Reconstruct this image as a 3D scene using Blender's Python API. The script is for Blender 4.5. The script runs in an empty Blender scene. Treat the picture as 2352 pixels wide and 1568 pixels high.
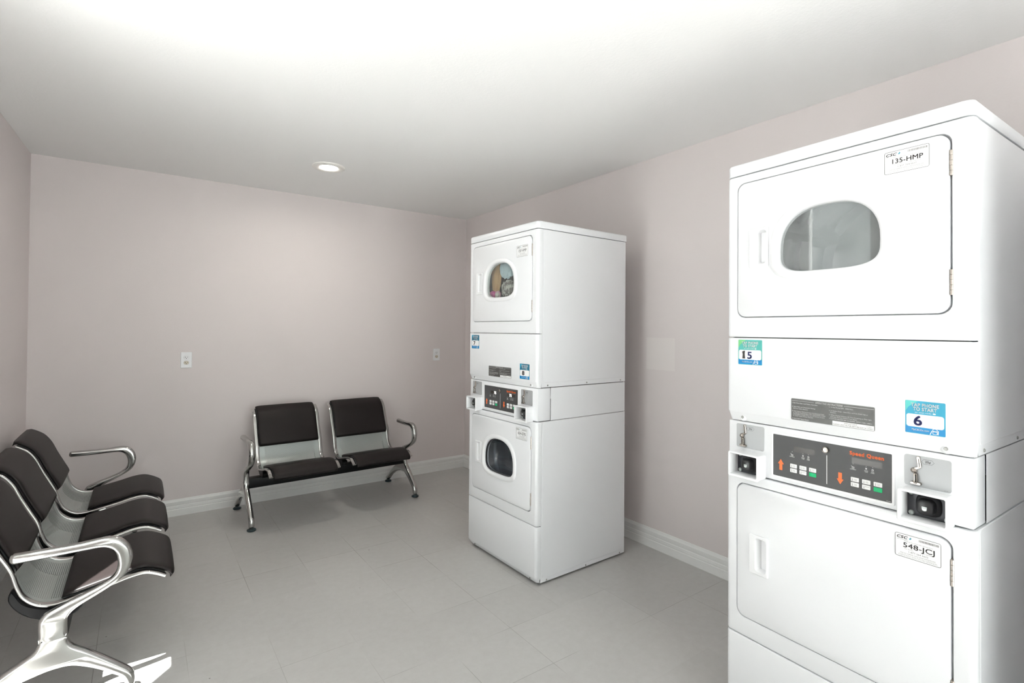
import bpy, bmesh, math, random
from mathutils import Vector, Matrix
from mathutils.geometry import tessellate_polygon
PI = math.pi
C = bpy.context.scene.collection
random.seed(4)

# ------------------------------------------------------------------ materials
def node_mat(name):
    m = bpy.data.materials.new(name); m.use_nodes = True
    nt = m.node_tree; nt.nodes.clear()
    return m, nt.nodes, nt.links

def N(nodes, t, **kw):
    n = nodes.new(t)
    for k, v in kw.items():
        if k == 'op': n.operation = v
        else: n.inputs[k].default_value = v
    return n

def lin(c):
    return tuple(((x / 255) / 12.92 if x / 255 <= .04045 else ((x / 255 + .055) / 1.055) ** 2.4) for x in c) + (1,)

def pbr(name, col, rough=.5, metal=0., spec=.5, coat=0., noise=0., nscale=30., bump=0., bscale=200., emis=None, estr=0.):
    m, n, l = node_mat(name)
    out = n.new('ShaderNodeOutputMaterial'); b = n.new('ShaderNodeBsdfPrincipled')
    b.inputs['Base Color'].default_value = col; b.inputs['Roughness'].default_value = rough
    b.inputs['Metallic'].default_value = metal; b.inputs['Specular IOR Level'].default_value = spec
    b.inputs['Coat Weight'].default_value = coat; b.inputs['Coat Roughness'].default_value = .08
    if emis: b.inputs['Emission Color'].default_value = emis; b.inputs['Emission Strength'].default_value = estr
    l.new(b.outputs[0], out.inputs[0])
    tc = n.new('ShaderNodeTexCoord')
    if noise:
        t = N(n, 'ShaderNodeTexNoise', Scale=nscale, Detail=4.); l.new(tc.outputs['Object'], t.inputs['Vector'])
        mx = n.new('ShaderNodeMix'); mx.data_type = 'RGBA'
        mx.inputs[6].default_value = tuple(x * (1 - noise) for x in col[:3]) + (1,)
        mx.inputs[7].default_value = tuple(min(1, x * (1 + noise)) for x in col[:3]) + (1,)
        l.new(t.outputs[0], mx.inputs[0]); l.new(mx.outputs[2], b.inputs['Base Color'])
    if bump:
        t = N(n, 'ShaderNodeTexNoise', Scale=bscale, Detail=3.); l.new(tc.outputs['Object'], t.inputs['Vector'])
        bp = N(n, 'ShaderNodeBump', Strength=bump, Distance=.002); l.new(t.outputs[0], bp.inputs['Height'])
        l.new(bp.outputs[0], b.inputs['Normal'])
    return m

WALLC = (.70, .645, .640, 1)
M = {}
M['ceil'] = pbr('ceiling_paint', (.845, .843, .838, 1), .7, spec=.3, bump=.35, bscale=90)
M['base'] = pbr('baseboard_paint', (.78, .78, .77, 1), .35, noise=.03, nscale=12)
M['enamel'] = pbr('white_enamel', (.80, .81, .83, 1), .32, coat=.12, noise=.012, nscale=5)
M['plastic'] = pbr('white_plastic', (.82, .825, .84, 1), .35)
M['cream'] = pbr('cream_plastic', (.62, .56, .46, 1), .4)
M['slot'] = pbr('dark_slot', (.02, .017, .014, 1), .6)
M['gap'] = pbr('seam_shadow_plate', (.10, .10, .10, 1), .8)
M['chrome'] = pbr('polished_aluminium', (.49, .485, .47, 1), .16, metal=1.)
M['nickel'] = pbr('worn_nickel', (.42, .385, .35, 1), .25, metal=1., noise=.1, nscale=200)
M['hinge'] = pbr('hinge_steel', (.50, .45, .41, 1), .35, metal=.9, noise=.3, nscale=90)
M['screw'] = pbr('zinc_screw', (.36, .36, .34, 1), .4, metal=.8)
M['vinyl'] = pbr('black_brown_vinyl', (.0125, .0092, .0088, 1), .46, spec=.25, bump=.12, bscale=900)
M['blackpaint'] = pbr('black_painted_steel', (.006, .006, .007, 1), .4, spec=.2)
M['glide'] = pbr('dark_teal_rubber', (.018, .035, .042, 1), .3)
M['graypanel'] = pbr('charcoal_overlay', (.062, .062, .064, 1), .45, noise=.06, nscale=60)
M['plate'] = pbr('grey_meter_plate', (.42, .43, .44, 1), .45, metal=.25)
M['boxback'] = pbr('dark_steel_plate', (.055, .057, .066, 1), .35, metal=.3, noise=.3, nscale=60)
M['knobblack'] = pbr('black_lock_body', (.018, .018, .020, 1), .3)
M['rivet'] = pbr('pale_rivet', (.55, .60, .58, 1), .3, metal=.4)
M['drum'] = pbr('galvanised_drum', (.78, .79, .80, 1), .26, metal=.85, noise=.06, nscale=25)
M['drumdark'] = pbr('washer_drum_steel', (.42, .44, .47, 1), .22, metal=.9, noise=.15, nscale=14)
M['gasket'] = pbr('rubber_gasket', (.035, .035, .04, 1), .35)
M['white_print'] = pbr('white_print', (.86, .86, .86, 1), .5)
M['dim_print'] = pbr('grey_print', (.42, .42, .43, 1), .5)
M['dark_print'] = pbr('dark_print', (.03, .026, .026, 1), .5)
M['soft_print'] = pbr('soft_dark_print', (.25, .24, .24, 1), .5)
M['navy_print'] = pbr('navy_print', (.028, .035, .17, 1), .5)
M['label'] = pbr('white_label_film', (.84, .845, .85, 1), .35)
M['teal'] = pbr('teal_print', (.03, .30, .40, 1), .4)
M['tealgreen'] = pbr('teal_green_print', (.08, .44, .40, 1), .4)
M['lime'] = pbr('light_green_print', (.20, .62, .24, 1), .4)
M['aqua'] = pbr('aqua_print', (.09, .55, .52, 1), .4)
M['cyan'] = pbr('cyan_blue_print', (.02, .34, .52, 1), .4)
M['blue'] = pbr('blue_print', (.0, .24, .55, 1), .4)
M['deepteal'] = pbr('deep_teal_print', (.012, .16, .26, 1), .4)
M['orange'] = pbr('orange_print', (.95, .17, .035, 1), .45)
M['green'] = pbr('green_key', (.0, .48, .17, 1), .4)
M['instr'] = pbr('dark_foil_plate', (.085, .083, .08, 1), .35, metal=.2, noise=.35, nscale=70)
M['display'] = pbr('smoked_display', (.042, .035, .032, 1), .25)
M['led'] = pbr('lit_segments', (.8, .8, .8, 1), .4, emis=(1, .96, .9, 1), estr=1.6)
M['lamp_ring'] = pbr('lamp_trim_white', (.80, .78, .75, 1), .4)
M['lamp_glow'] = pbr('lamp_diffuser', (.9, .9, .88, 1), .4, emis=(1, .95, .86, 1), estr=175.)
M['alu_frame'] = pbr('window_frame_paint', (.72, .72, .70, 1), .4)
M['concrete'] = pbr('outside_paving', (.42, .418, .415, 1), .9, noise=.2, nscale=3)

def wall_material(name, light_patch=False):
    m, n, l = node_mat(name)
    out = n.new('ShaderNodeOutputMaterial'); b = n.new('ShaderNodeBsdfPrincipled'); l.new(b.outputs[0], out.inputs[0])
    b.inputs['Roughness'].default_value = .55; b.inputs['Specular IOR Level'].default_value = .35
    tc = n.new('ShaderNodeTexCoord')
    t = N(n, 'ShaderNodeTexNoise', Scale=1.3, Detail=3.); l.new(tc.outputs['Object'], t.inputs['Vector'])
    mx = n.new('ShaderNodeMix'); mx.data_type = 'RGBA'
    mx.inputs[6].default_value = tuple(x * .965 for x in WALLC[:3]) + (1,)
    mx.inputs[7].default_value = tuple(x * 1.035 for x in WALLC[:3]) + (1,)
    l.new(t.outputs[0], mx.inputs[0]); col = mx.outputs[2]
    # small scuffs
    v = N(n, 'ShaderNodeTexVoronoi', Scale=2.1); l.new(tc.outputs['Object'], v.inputs['Vector'])
    lt = N(n, 'ShaderNodeMath', op='LESS_THAN'); l.new(v.outputs['Distance'], lt.inputs[0]); lt.inputs[1].default_value = .011
    ml = N(n, 'ShaderNodeMath', op='MULTIPLY'); l.new(lt.outputs[0], ml.inputs[0]); ml.inputs[1].default_value = .25
    m2 = n.new('ShaderNodeMix'); m2.data_type = 'RGBA'; l.new(ml.outputs[0], m2.inputs[0]); l.new(col, m2.inputs[6])
    m2.inputs[7].default_value = (.2, .18, .17, 1); col = m2.outputs[2]
    if light_patch:   # a square of reflected light painted into the colour between the two machines
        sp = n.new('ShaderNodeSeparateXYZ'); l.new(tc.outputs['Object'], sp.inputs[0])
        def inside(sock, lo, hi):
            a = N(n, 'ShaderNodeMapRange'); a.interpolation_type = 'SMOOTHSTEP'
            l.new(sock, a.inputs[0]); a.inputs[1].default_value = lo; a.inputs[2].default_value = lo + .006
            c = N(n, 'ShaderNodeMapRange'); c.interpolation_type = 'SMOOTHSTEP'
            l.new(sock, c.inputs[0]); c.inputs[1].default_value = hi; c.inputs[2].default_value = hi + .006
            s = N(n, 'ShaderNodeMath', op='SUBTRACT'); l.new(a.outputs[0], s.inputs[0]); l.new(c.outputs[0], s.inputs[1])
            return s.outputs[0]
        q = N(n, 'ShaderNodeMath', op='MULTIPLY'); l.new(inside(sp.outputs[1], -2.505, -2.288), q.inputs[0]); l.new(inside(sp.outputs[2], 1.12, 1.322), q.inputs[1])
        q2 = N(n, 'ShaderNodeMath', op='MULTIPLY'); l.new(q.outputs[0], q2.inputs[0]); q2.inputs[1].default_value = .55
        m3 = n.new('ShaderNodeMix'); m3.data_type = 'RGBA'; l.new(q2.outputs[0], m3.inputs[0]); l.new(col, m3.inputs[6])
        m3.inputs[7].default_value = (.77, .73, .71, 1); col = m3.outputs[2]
    l.new(col, b.inputs['Base Color'])
    t2 = N(n, 'ShaderNodeTexNoise', Scale=110., Detail=2.); l.new(tc.outputs['Object'], t2.inputs['Vector'])
    bp = N(n, 'ShaderNodeBump', Strength=.16, Distance=.002); l.new(t2.outputs[0], bp.inputs['Height']); l.new(bp.outputs[0], b.inputs['Normal'])
    return m
M['wall'] = wall_material('wall_paint'); M['wallR'] = wall_material('wall_paint_light_patch', True)

def floor_material():
    m, n, l = node_mat('vinyl_tile_floor')
    out = n.new('ShaderNodeOutputMaterial'); b = n.new('ShaderNodeBsdfPrincipled'); l.new(b.outputs[0], out.inputs[0])
    b.inputs['Specular IOR Level'].default_value = .45
    tc = n.new('ShaderNodeTexCoord'); sp = n.new('ShaderNodeSeparateXYZ'); l.new(tc.outputs['Object'], sp.inputs[0])
    def math_(op, a, c=None):
        k = N(n, 'ShaderNodeMath', op=op)
        if isinstance(a, (int, float)): k.inputs[0].default_value = a
        else: l.new(a, k.inputs[0])
        if c is not None:
            if isinstance(c, (int, float)): k.inputs[1].default_value = c
            else: l.new(c, k.inputs[1])
        return k.outputs[0]
    P = .3058
    seams = []; ids = []
    for ax, off, w in ((0, 1.557, .0011), (1, 2.235, .0011)):
        t = math_('DIVIDE', math_('ADD', sp.outputs[ax], off), P)
        f = math_('SUBTRACT', math_('FRACT', math_('ADD', t, .5)), .5)
        d = math_('MULTIPLY', math_('ABSOLUTE', f), P)
        seams.append(math_('LESS_THAN', d, w)); ids.append(math_('FLOOR', t))
    vis = N(n, 'ShaderNodeTexNoise', Scale=1.9, Detail=2.); l.new(tc.outputs['Object'], vis.inputs['Vector'])
    mr = N(n, 'ShaderNodeMapRange'); l.new(vis.outputs[0], mr.inputs[0]); mr.inputs[1].default_value = .46; mr.inputs[2].default_value = .64
    mr.inputs[3].default_value = .02; mr.inputs[4].default_value = .62
    seam = math_('MULTIPLY', math_('MAXIMUM', seams[0], seams[1]), mr.outputs[0])
    cx = n.new('ShaderNodeCombineXYZ'); l.new(ids[0], cx.inputs[0]); l.new(ids[1], cx.inputs[1])
    wn = n.new('ShaderNodeTexWhiteNoise'); l.new(cx.outputs[0], wn.inputs['Vector'])
    mott = N(n, 'ShaderNodeTexNoise', Scale=26., Detail=6., Roughness=.7); l.new(tc.outputs['Object'], mott.inputs['Vector'])
    big = N(n, 'ShaderNodeTexNoise', Scale=1.6, Detail=3.); l.new(tc.outputs['Object'], big.inputs['Vector'])
    mx = n.new('ShaderNodeMix'); mx.data_type = 'RGBA'; l.new(mott.outputs[0], mx.inputs[0])
    mx.inputs[6].default_value = (.44, .427, .415, 1); mx.inputs[7].default_value = (.54, .533, .522, 1)
    hs = n.new('ShaderNodeHueSaturation'); l.new(mx.outputs[2], hs.inputs['Color'])
    val = math_('ADD', math_('MULTIPLY', wn.outputs[0], .05), math_('ADD', math_('MULTIPLY', big.outputs[0], .16), .89))
    l.new(val, hs.inputs['Value'])
    # grime specks
    v = N(n, 'ShaderNodeTexVoronoi', Scale=5.5); l.new(tc.outputs['Object'], v.inputs['Vector'])
    sepc = n.new('ShaderNodeSeparateColor'); l.new(v.outputs['Color'], sepc.inputs[0])
    speck = math_('LESS_THAN', v.outputs['Distance'], math_('MULTIPLY', math_('POWER', sepc.outputs[0], 3.), .045))
    dark = math_('MAXIMUM', seam, math_('MULTIPLY', speck, .7))
    m2 = n.new('ShaderNodeMix'); m2.data_type = 'RGBA'; l.new(dark, m2.inputs[0]); l.new(hs.outputs[0], m2.inputs[6])
    m2.inputs[7].default_value = (.10, .085, .07, 1)
    l.new(m2.outputs[2], b.inputs['Base Color'])
    r = N(n, 'ShaderNodeMapRange'); l.new(big.outputs[0], r.inputs[0]); r.inputs[3].default_value = .26; r.inputs[4].default_value = .48
    l.new(r.outputs[0], b.inputs['Roughness'])
    bp = N(n, 'ShaderNodeBump', Strength=.08, Distance=.002); l.new(mott.outputs[0], bp.inputs['Height']); l.new(bp.outputs[0], b.inputs['Normal'])
    return m
M['floor'] = floor_material()

def glass_mat(name, haze, hazecol, tint=(.93, .96, .95, 1), rough=.02, gl=1.0):
    m, n, l = node_mat(name)
    out = n.new('ShaderNodeOutputMaterial')
    tr = N(n, 'ShaderNodeBsdfTransparent', Color=tint); df = N(n, 'ShaderNodeBsdfDiffuse', Color=hazecol)
    gs = N(n, 'ShaderNodeBsdfGlossy', Roughness=rough); lw = N(n, 'ShaderNodeFresnel', IOR=1.5)
    ge = n.new('ShaderNodeNewGeometry'); ir = N(n, 'ShaderNodeMapRange'); l.new(ge.outputs['Backfacing'], ir.inputs[0]); ir.inputs[3].default_value = 1.5; ir.inputs[4].default_value = 1 / 1.5; l.new(ir.outputs[0], lw.inputs['IOR'])
    mu = N(n, 'ShaderNodeMath', op='MULTIPLY'); l.new(lw.outputs[0], mu.inputs[0]); mu.inputs[1].default_value = gl
    a = n.new('ShaderNodeMixShader'); c = n.new('ShaderNodeMixShader')
    if haze:
        tc = n.new('ShaderNodeTexCoord'); t = N(n, 'ShaderNodeTexNoise', Scale=9., Detail=4.); l.new(tc.outputs['Object'], t.inputs['Vector'])
        mr = N(n, 'ShaderNodeMapRange'); l.new(t.outputs[0], mr.inputs[0]); mr.inputs[1].default_value = .3; mr.inputs[2].default_value = .7
        mr.inputs[3].default_value = haze * .7; mr.inputs[4].default_value = haze * 1.3; l.new(mr.outputs[0], a.inputs[0])
    else: a.inputs[0].default_value = 0.
    l.new(tr.outputs[0], a.inputs[1]); l.new(df.outputs[0], a.inputs[2])
    l.new(mu.outputs[0], c.inputs[0]); l.new(a.outputs[0], c.inputs[1]); l.new(gs.outputs[0], c.inputs[2]); l.new(c.outputs[0], out.inputs[0])
    return m
M['hazeglass'] = glass_mat('hazy_door_window', .15, (.60, .63, .64, 1), (.97, .98, .98, 1))  # grey diffuse mixed unevenly over the clear pane
M['clearglass'] = glass_mat('clear_door_window', .06, (.5, .5, .5, 1))
M['darkglass'] = glass_mat('washer_window_bowl', .16, (.22, .25, .29, 1), (.82, .86, .89, 1))
M['windowglass'] = glass_mat('window_glass', 0, (1, 1, 1, 1), (.96, .98, .95, 1))

def perf_material():
    m, n, l = node_mat('perforated_silver_steel')
    out = n.new('ShaderNodeOutputMaterial'); b = n.new('ShaderNodeBsdfPrincipled')
    b.inputs['Base Color'].default_value = (.42, .455, .44, 1); b.inputs['Metallic'].default_value = .35; b.inputs['Roughness'].default_value = .34
    uv = n.new('ShaderNodeUVMap'); sp = n.new('ShaderNodeSeparateXYZ'); l.new(uv.outputs[0], sp.inputs[0])
    def mt(op, a, c=None):
        k = N(n, 'ShaderNodeMath', op=op)
        for i, x in enumerate((a, c)):
            if x is None: continue
            if isinstance(x, (int, float)): k.inputs[i].default_value = x
            else: l.new(x, k.inputs[i])
        return k.outputs[0]
    pit = .0075
    r = mt('DIVIDE', sp.outputs[1], pit * .866); row = mt('FLOOR', r)
    u = mt('ADD', mt('DIVIDE', sp.outputs[0], pit), mt('MULTIPLY', mt('MODULO', row, 2.), .5))
    fx = mt('SUBTRACT', mt('FRACT', u), .5); fy = mt('MULTIPLY', mt('SUBTRACT', mt('FRACT', r), .5), .866)
    d2 = mt('ADD', mt('MULTIPLY', fx, fx), mt('MULTIPLY', fy, fy))
    hole = mt('MULTIPLY', mt('LESS_THAN', d2, .06), mt('LESS_THAN', mt('ABSOLUTE', mt('SUBTRACT', sp.outputs[0], 1.)), .178))
    tr = n.new('ShaderNodeBsdfTransparent'); mx = n.new('ShaderNodeMixShader')
    l.new(hole, mx.inputs[0]); l.new(b.outputs[0], mx.inputs[1]); l.new(tr.outputs[0], mx.inputs[2]); l.new(mx.outputs[0], out.inputs[0])
    return m
M['perf'] = perf_material()

def cloth_mat(name, col, col2=None, scale=25.):
    m, n, l = node_mat(name)
    out = n.new('ShaderNodeOutputMaterial'); b = n.new('ShaderNodeBsdfPrincipled'); l.new(b.outputs[0], out.inputs[0])
    b.inputs['Roughness'].default_value = .9; b.inputs['Specular IOR Level'].default_value = .15
    tc = n.new('ShaderNodeTexCoord'); t = N(n, 'ShaderNodeTexNoise', Scale=scale, Detail=3.); l.new(tc.outputs['Object'], t.inputs['Vector'])
    cr = n.new('ShaderNodeValToRGB'); l.new(t.outputs[0], cr.inputs[0])
    c2 = col2 or tuple(x * .8 for x in col[:3]) + (1,)
    cr.color_ramp.elements[0].position = .44; cr.color_ramp.elements[1].position = .54
    cr.color_ramp.elements[0].color = c2; cr.color_ramp.elements[1].color = col
    l.new(cr.outputs[0], b.inputs['Base Color'])
    return m
M['tan'] = cloth_mat('tan_cloth', (.62, .38, .19, 1), (.52, .30, .14, 1), 8)
M['sky'] = cloth_mat('light_blue_cloth', (.60, .72, .78, 1), (.52, .65, .72, 1), 8)
M['camo'] = cloth_mat('grey_patterned_cloth', (.70, .67, .62, 1), (.26, .23, .22, 1), 45)
M['pink'] = cloth_mat('pink_cloth', (.78, .16, .42, 1), (.70, .10, .34, 1), 20)
M['pinkwhite'] = cloth_mat('white_pink_cloth', (.74, .66, .62, 1), (.78, .34, .48, 1), 14)
M['brown'] = cloth_mat('dark_brown_cloth', (.075, .055, .042, 1), (.04, .03, .025, 1), 14)
M['rust'] = cloth_mat('rose_checked_cloth', (.45, .22, .22, 1), (.55, .5, .48, 1), 60)

# ------------------------------------------------------------------ geometry
class G:
    """collects faces of one part; each face may use one of several materials"""
    def __init__(s): s.v = []; s.f = []; s.m = []; s.uv = None
    def add(s, verts, faces, mi=0):
        o = len(s.v); s.v += [tuple(v) for v in verts]
        for f in faces: s.f.append(tuple(o + i for i in f)); s.m.append(mi)
    def box(s, x0, x1, y0, y1, z0, z1, bev=0., mi=0, seg=2):
        bm = bmesh.new(); bmesh.ops.create_cube(bm, size=1)
        for v in bm.verts: v.co = Vector(((x0 + x1) / 2 + v.co.x * (x1 - x0), (y0 + y1) / 2 + v.co.y * (y1 - y0), (z0 + z1) / 2 + v.co.z * (z1 - z0)))
        if bev: bmesh.ops.bevel(bm, geom=bm.edges[:], offset=bev, segments=seg, profile=.5, affect='EDGES')
        bm.verts.index_update(); s.add([v.co[:] for v in bm.verts], [[v.index for v in f.verts] for f in bm.faces], mi); bm.free()
    def loft(s, loops, closed=True, cap0=False, cap1=False, mi=0):
        n = len(loops[0]); vs = [p for L in loops for p in L]; fs = []
        for k in range(len(loops) - 1):
            for i in range(n if closed else n - 1):
                j = (i + 1) % n; fs.append((k * n + i, k * n + j, (k + 1) * n + j, (k + 1) * n + i))
        s.add(vs, fs, mi)
        if cap0: s.fill([loops[0]], mi, True)
        if cap1: s.fill([loops[-1]], mi)
    def fill(s, loops, mi=0, flip=False):
        flat = [Vector(p) for L in loops for p in L]
        tris = tessellate_polygon([[Vector(p) for p in L] for L in loops])
        ref = Vector((0, 0, 0)); L = [Vector(p) for p in loops[0]]
        for i in range(len(L)): ref += L[i].cross(L[(i + 1) % len(L)])
        if flip: ref = -ref
        out = []
        for t in tris:
            a, b, c = (flat[i] for i in t)
            out.append(t if (b - a).cross(c - a).dot(ref) > 0 else (t[0], t[2], t[1]))
        s.add(flat, out, mi)
    def sweep(s, path, sec, side, cap=True, mi=0):
        """sec(i) -> list of (a, b): a along the side vector, b along the in-plane normal"""
        P = [Vector(p) for p in path]; side = Vector(side); loops = []
        for i, p in enumerate(P):
            t = (P[min(i + 1, len(P) - 1)] - P[max(i - 1, 0)]).normalized(); nn = t.cross(side).normalized()
            loops.append([tuple(p + side * a + nn * b) for a, b in sec(i)])
        s.loft(loops, True, cap, cap, mi)
    def lathe(s, prof, c, axis='z', n=32, mi=0, close=False):
        loops = []
        for r, h in prof:
            L = []
            for k in range(n):
                a = 2 * PI * k / n; p, q = r * math.cos(a), r * math.sin(a)
                L.append((c[0] + p, c[1] + q, c[2] + h) if axis == 'z' else (c[0] + p, c[1] + h, c[2] + q) if axis == 'y' else (c[0] + h, c[1] + p, c[2] + q))
            loops.append(L)
        s.loft(loops, True, close, close, mi)
    def build(s, name, mats, parent=None, angle=35, flip=False):
        me = bpy.data.meshes.new(name); me.from_pydata(s.v, [], s.f)
        for m in (mats if isinstance(mats, (list, tuple)) else [mats]): me.materials.append(m)
        if len(me.polygons): me.polygons.foreach_set('material_index', s.m)
        if s.uv:
            ul = me.uv_layers.new(name='UVMap')
            for lp in me.loops: ul.data[lp.index].uv = s.uv[lp.vertex_index]
        bm = bmesh.new(); bm.from_mesh(me)
        if not s.uv: bmesh.ops.remove_doubles(bm, verts=bm.verts, dist=1e-5)
        bmesh.ops.recalc_face_normals(bm, faces=bm.faces[:]) if not flip else None
        bm.to_mesh(me); bm.free()
        me.shade_smooth(); me.set_sharp_from_angle(angle=math.radians(angle)); me.update()
        o = bpy.data.objects.new(name, me); C.objects.link(o); o.parent = parent
        return o

def rrect(x0, x1, z0, z1, r, n=6):
    pts = []
    for cx, cz, a0 in ((x1 - r, z0 + r, -90), (x1 - r, z1 - r, 0), (x0 + r, z1 - r, 90), (x0 + r, z0 + r, 180)):
        for k in range(n + 1):
            a = math.radians(a0 + 90 * k / n); pts.append((cx + r * math.cos(a), cz + r * math.sin(a)))
    return pts
def at(pts, y): return [(x, y, z) for x, z in pts]
def circ(cx, cz, r, n=20): return [(cx + r * math.cos(2 * PI * k / n), cz + r * math.sin(2 * PI * k / n)) for k in range(n)]
def shrink(pts, d):
    n = len(pts); out = []
    for i in range(n):
        a, b, c = Vector(pts[i - 1]), Vector(pts[i]), Vector(pts[(i + 1) % n])
        t = (c - a); t = t.normalized() if t.length else Vector((1, 0)); out.append((b.x - t.y * d, b.y + t.x * d))
    return out
def catmull(pts, n=6, closed=False):
    P = [Vector(p) for p in pts]; out = []; m = len(P)
    for i in range(m if closed else m - 1):
        p1, p2 = P[i], P[(i + 1) % m]; p0 = P[i - 1] if (closed or i) else p1 * 2 - p2
        p3 = P[(i + 2) % m] if (closed or i + 2 < m) else p2 * 2 - p1
        for k in range(n):
            t = k / n; out.append(tuple(.5 * ((2 * p1) + (p2 - p0) * t + (2 * p0 - 5 * p1 + 4 * p2 - p3) * t * t + (3 * p1 - p0 - 3 * p2 + p3) * t ** 3)))
    if not closed: out.append(tuple(P[-1]))
    return out
def ell(a, b, n=16, pw=2.): return [(a * math.copysign(abs(math.cos(2 * PI * k / n)) ** (2 / pw), math.cos(2 * PI * k / n)), b * math.copysign(abs(math.sin(2 * PI * k / n)) ** (2 / pw), math.sin(2 * PI * k / n))) for k in range(n)]

# flat lettering (facing local -y)
_tc = {}
def glyphs(body, bold=0., shear=0.):
    key = (body, bold, shear)
    if key not in _tc:
        cu = bpy.data.curves.new('lettering', 'FONT'); cu.body = body; cu.size = 1; cu.offset = 0; cu.shear = shear; cu.resolution_u = 3; cu.space_character = 1.0 + bold * 2.6
        o = bpy.data.objects.new('lettering', cu); C.objects.link(o)
        me = bpy.data.meshes.new_from_object(o.evaluated_get(bpy.context.evaluated_depsgraph_get()))
        _tc[key] = ([v.co.to_2d()[:] for v in me.vertices], [tuple(p.vertices) for p in me.polygons])
        bpy.data.objects.remove(o); bpy.data.curves.remove(cu); bpy.data.meshes.remove(me)
    return _tc[key]
CAP = None
def text(g, body, x, z, h, y, width=None, align='L', bold=0., shear=0., mi=0, turn=False):
    global CAP
    if CAP is None: vs, _ = glyphs('H'); CAP = max(v[1] for v in vs)
    vs, fs = glyphs(body, bold, shear)
    if not vs: return
    lo = min(v[0] for v in vs); hi = max(v[0] for v in vs); sz = h / CAP; sx = width / (hi - lo) if width else sz
    w = (hi - lo) * sx; x0 = x if align == 'L' else x - w / 2 if align == 'C' else x - w
    if turn: pts = [(x - v[1] * sz, y, z + (v[0] - lo) * sx) for v in vs]
    else: pts = [(x0 + (v[0] - lo) * sx, y, z + v[1] * sz) for v in vs]
    b = bold * sz * 1.7
    for ox, oz in (((0, 0),) if not bold else ((-b / 2, -b / 2), (b / 2, -b / 2), (b / 2, b / 2), (-b / 2, b / 2))):
        g.add([(p[0] + ox, p[1], p[2] + oz) for p in pts], fs, mi)
def poly(g, pts, y, mi=0): g.fill([at(pts, y)], mi)
def ring(g, pts, d, y, mi=0):
    inn = shrink(pts, d); n = len(pts)
    g.add(at(pts, y) + at(inn, y), [(i, (i + 1) % n, n + (i + 1) % n, n + i) for i in range(n)], mi)
def rectp(x0, x1, z0, z1): return [(x0, z0), (x1, z0), (x1, z1), (x0, z1)]

def tag(o, label, cat, group=None):
    o['label'] = label; o['category'] = cat
    if group: o['group'] = group
    return o
def empty(name, loc, rz, label, cat, group=None):
    o = bpy.data.objects.new(name, None); C.objects.link(o); o.location = loc; o.rotation_euler = (0, 0, rz); o.empty_display_size = .2
    return tag(o, label, cat, group)
def struct(o): o['kind'] = 'structure'; return o

# ------------------------------------------------------------------ room
H = 2.473; W = 3.2304; YN = -6.0; SL = .0253
def lx(y): return -W + SL * y          # the left wall splays out very slightly towards the near end
g = G(); g.box(-W - .25, .2, YN - .2, .2, -.1, 0); struct(g.build('floor', M['floor']))
g = G(); g.add([(-W - .02, .1, z) for z in (H, H + .1)] + [(.1, .1, z) for z in (H, H + .1)] + [(.1, YN - .1, z) for z in (H, H + .1)] + [(lx(YN) - .03, YN - .1, z) for z in (H, H + .1)], [(0, 2, 4, 6), (1, 3, 5, 7), (0, 1, 3, 2), (2, 3, 5, 4), (4, 5, 7, 6), (6, 7, 1, 0)]); struct(g.build('ceiling', M['ceil']))
g = G(); g.box(-W - .2, .2, 0, .15, 0, H); struct(g.build('wall_back', M['wall']))
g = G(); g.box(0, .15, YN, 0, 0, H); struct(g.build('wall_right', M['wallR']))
DX0, DX1, DZ0, DZ1 = -2.6, -.72, .08, 2.4      # unseen glazed opening, added to the near wall for more daylight
g = G(); g.box(-W - .2, DX0, YN - .04, YN, 0, H); g.box(DX1, .2, YN - .04, YN, 0, H); g.box(DX0, DX1, YN - .04, YN, 0, DZ0); g.box(DX0, DX1, YN - .04, YN, DZ1, H); struct(g.build('wall_near', M['wall']))
g = G()
for x in (DX0 + .025, (DX0 + DX1) / 2, DX1 - .025): g.box(x - .025, x + .025, YN - .03, YN + .015, DZ0, DZ1)
for z in (DZ0, DZ1 - .05): g.box(DX0, DX1, YN - .028, YN + .013, z, z + .05)
wf2 = struct(g.build('added_window', M['alu_frame']))
g = G(); g.box(DX0 + .03, DX1 - .03, YN - .012, YN - .007, DZ0 + .02, DZ1 - .02); g.build('window_pane', M['windowglass'], wf2)
# left wall, pierced by a tall shop-front window; local x runs towards the camera along the wall
WIN0, WIN1, WZ0, WZ1 = 2.39, 3.3, .08, 2.41
lw = bpy.data.objects.new('wall_left', None)
bpy.data.objects.remove(lw)
def Lw(v, u, z): return (lx(-u) - v, -u, z)     # v: depth outwards
g = G()
def lbox(g, u0, u1, z0, z1, v0, v1, mi=0):
    vs = [Lw(v, u, z) for v in (v0, v1) for u in (u0, u1) for z in (z0, z1)]
    g.add(vs, [(0, 1, 3, 2), (4, 6, 7, 5), (0, 4, 5, 1), (2, 3, 7, 6), (0, 2, 6, 4), (1, 5, 7, 3)], mi)
lbox(g, 0, WIN0, 0, H, 0, .03); lbox(g, WIN1, -YN, 0, H, 0, .03); lbox(g, WIN0, WIN1, 0, WZ0, 0, .03); lbox(g, WIN0, WIN1, WZ1, H, 0, .03)
struct(g.build('wall_left', M['wall']))
g = G(); muls = (WIN0 + .02, 2.93, WIN1 - .02)
for u in muls: lbox(g, u - (.08 if u == 2.93 else .025), u + (.08 if u == 2.93 else .025), WZ0, WZ1, -.015, .03)
for z in (WZ0, WZ1 - .04): lbox(g, WIN0, WIN1, z, z + .04, -.013, .028)
wf = struct(g.build('window_1', M['alu_frame']))
g = G(); lbox(g, WIN0 + .03, WIN1 - .03, WZ0 + .02, WZ1 - .02, .006, .011); g.build('window_pane', M['windowglass'], wf)
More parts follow.
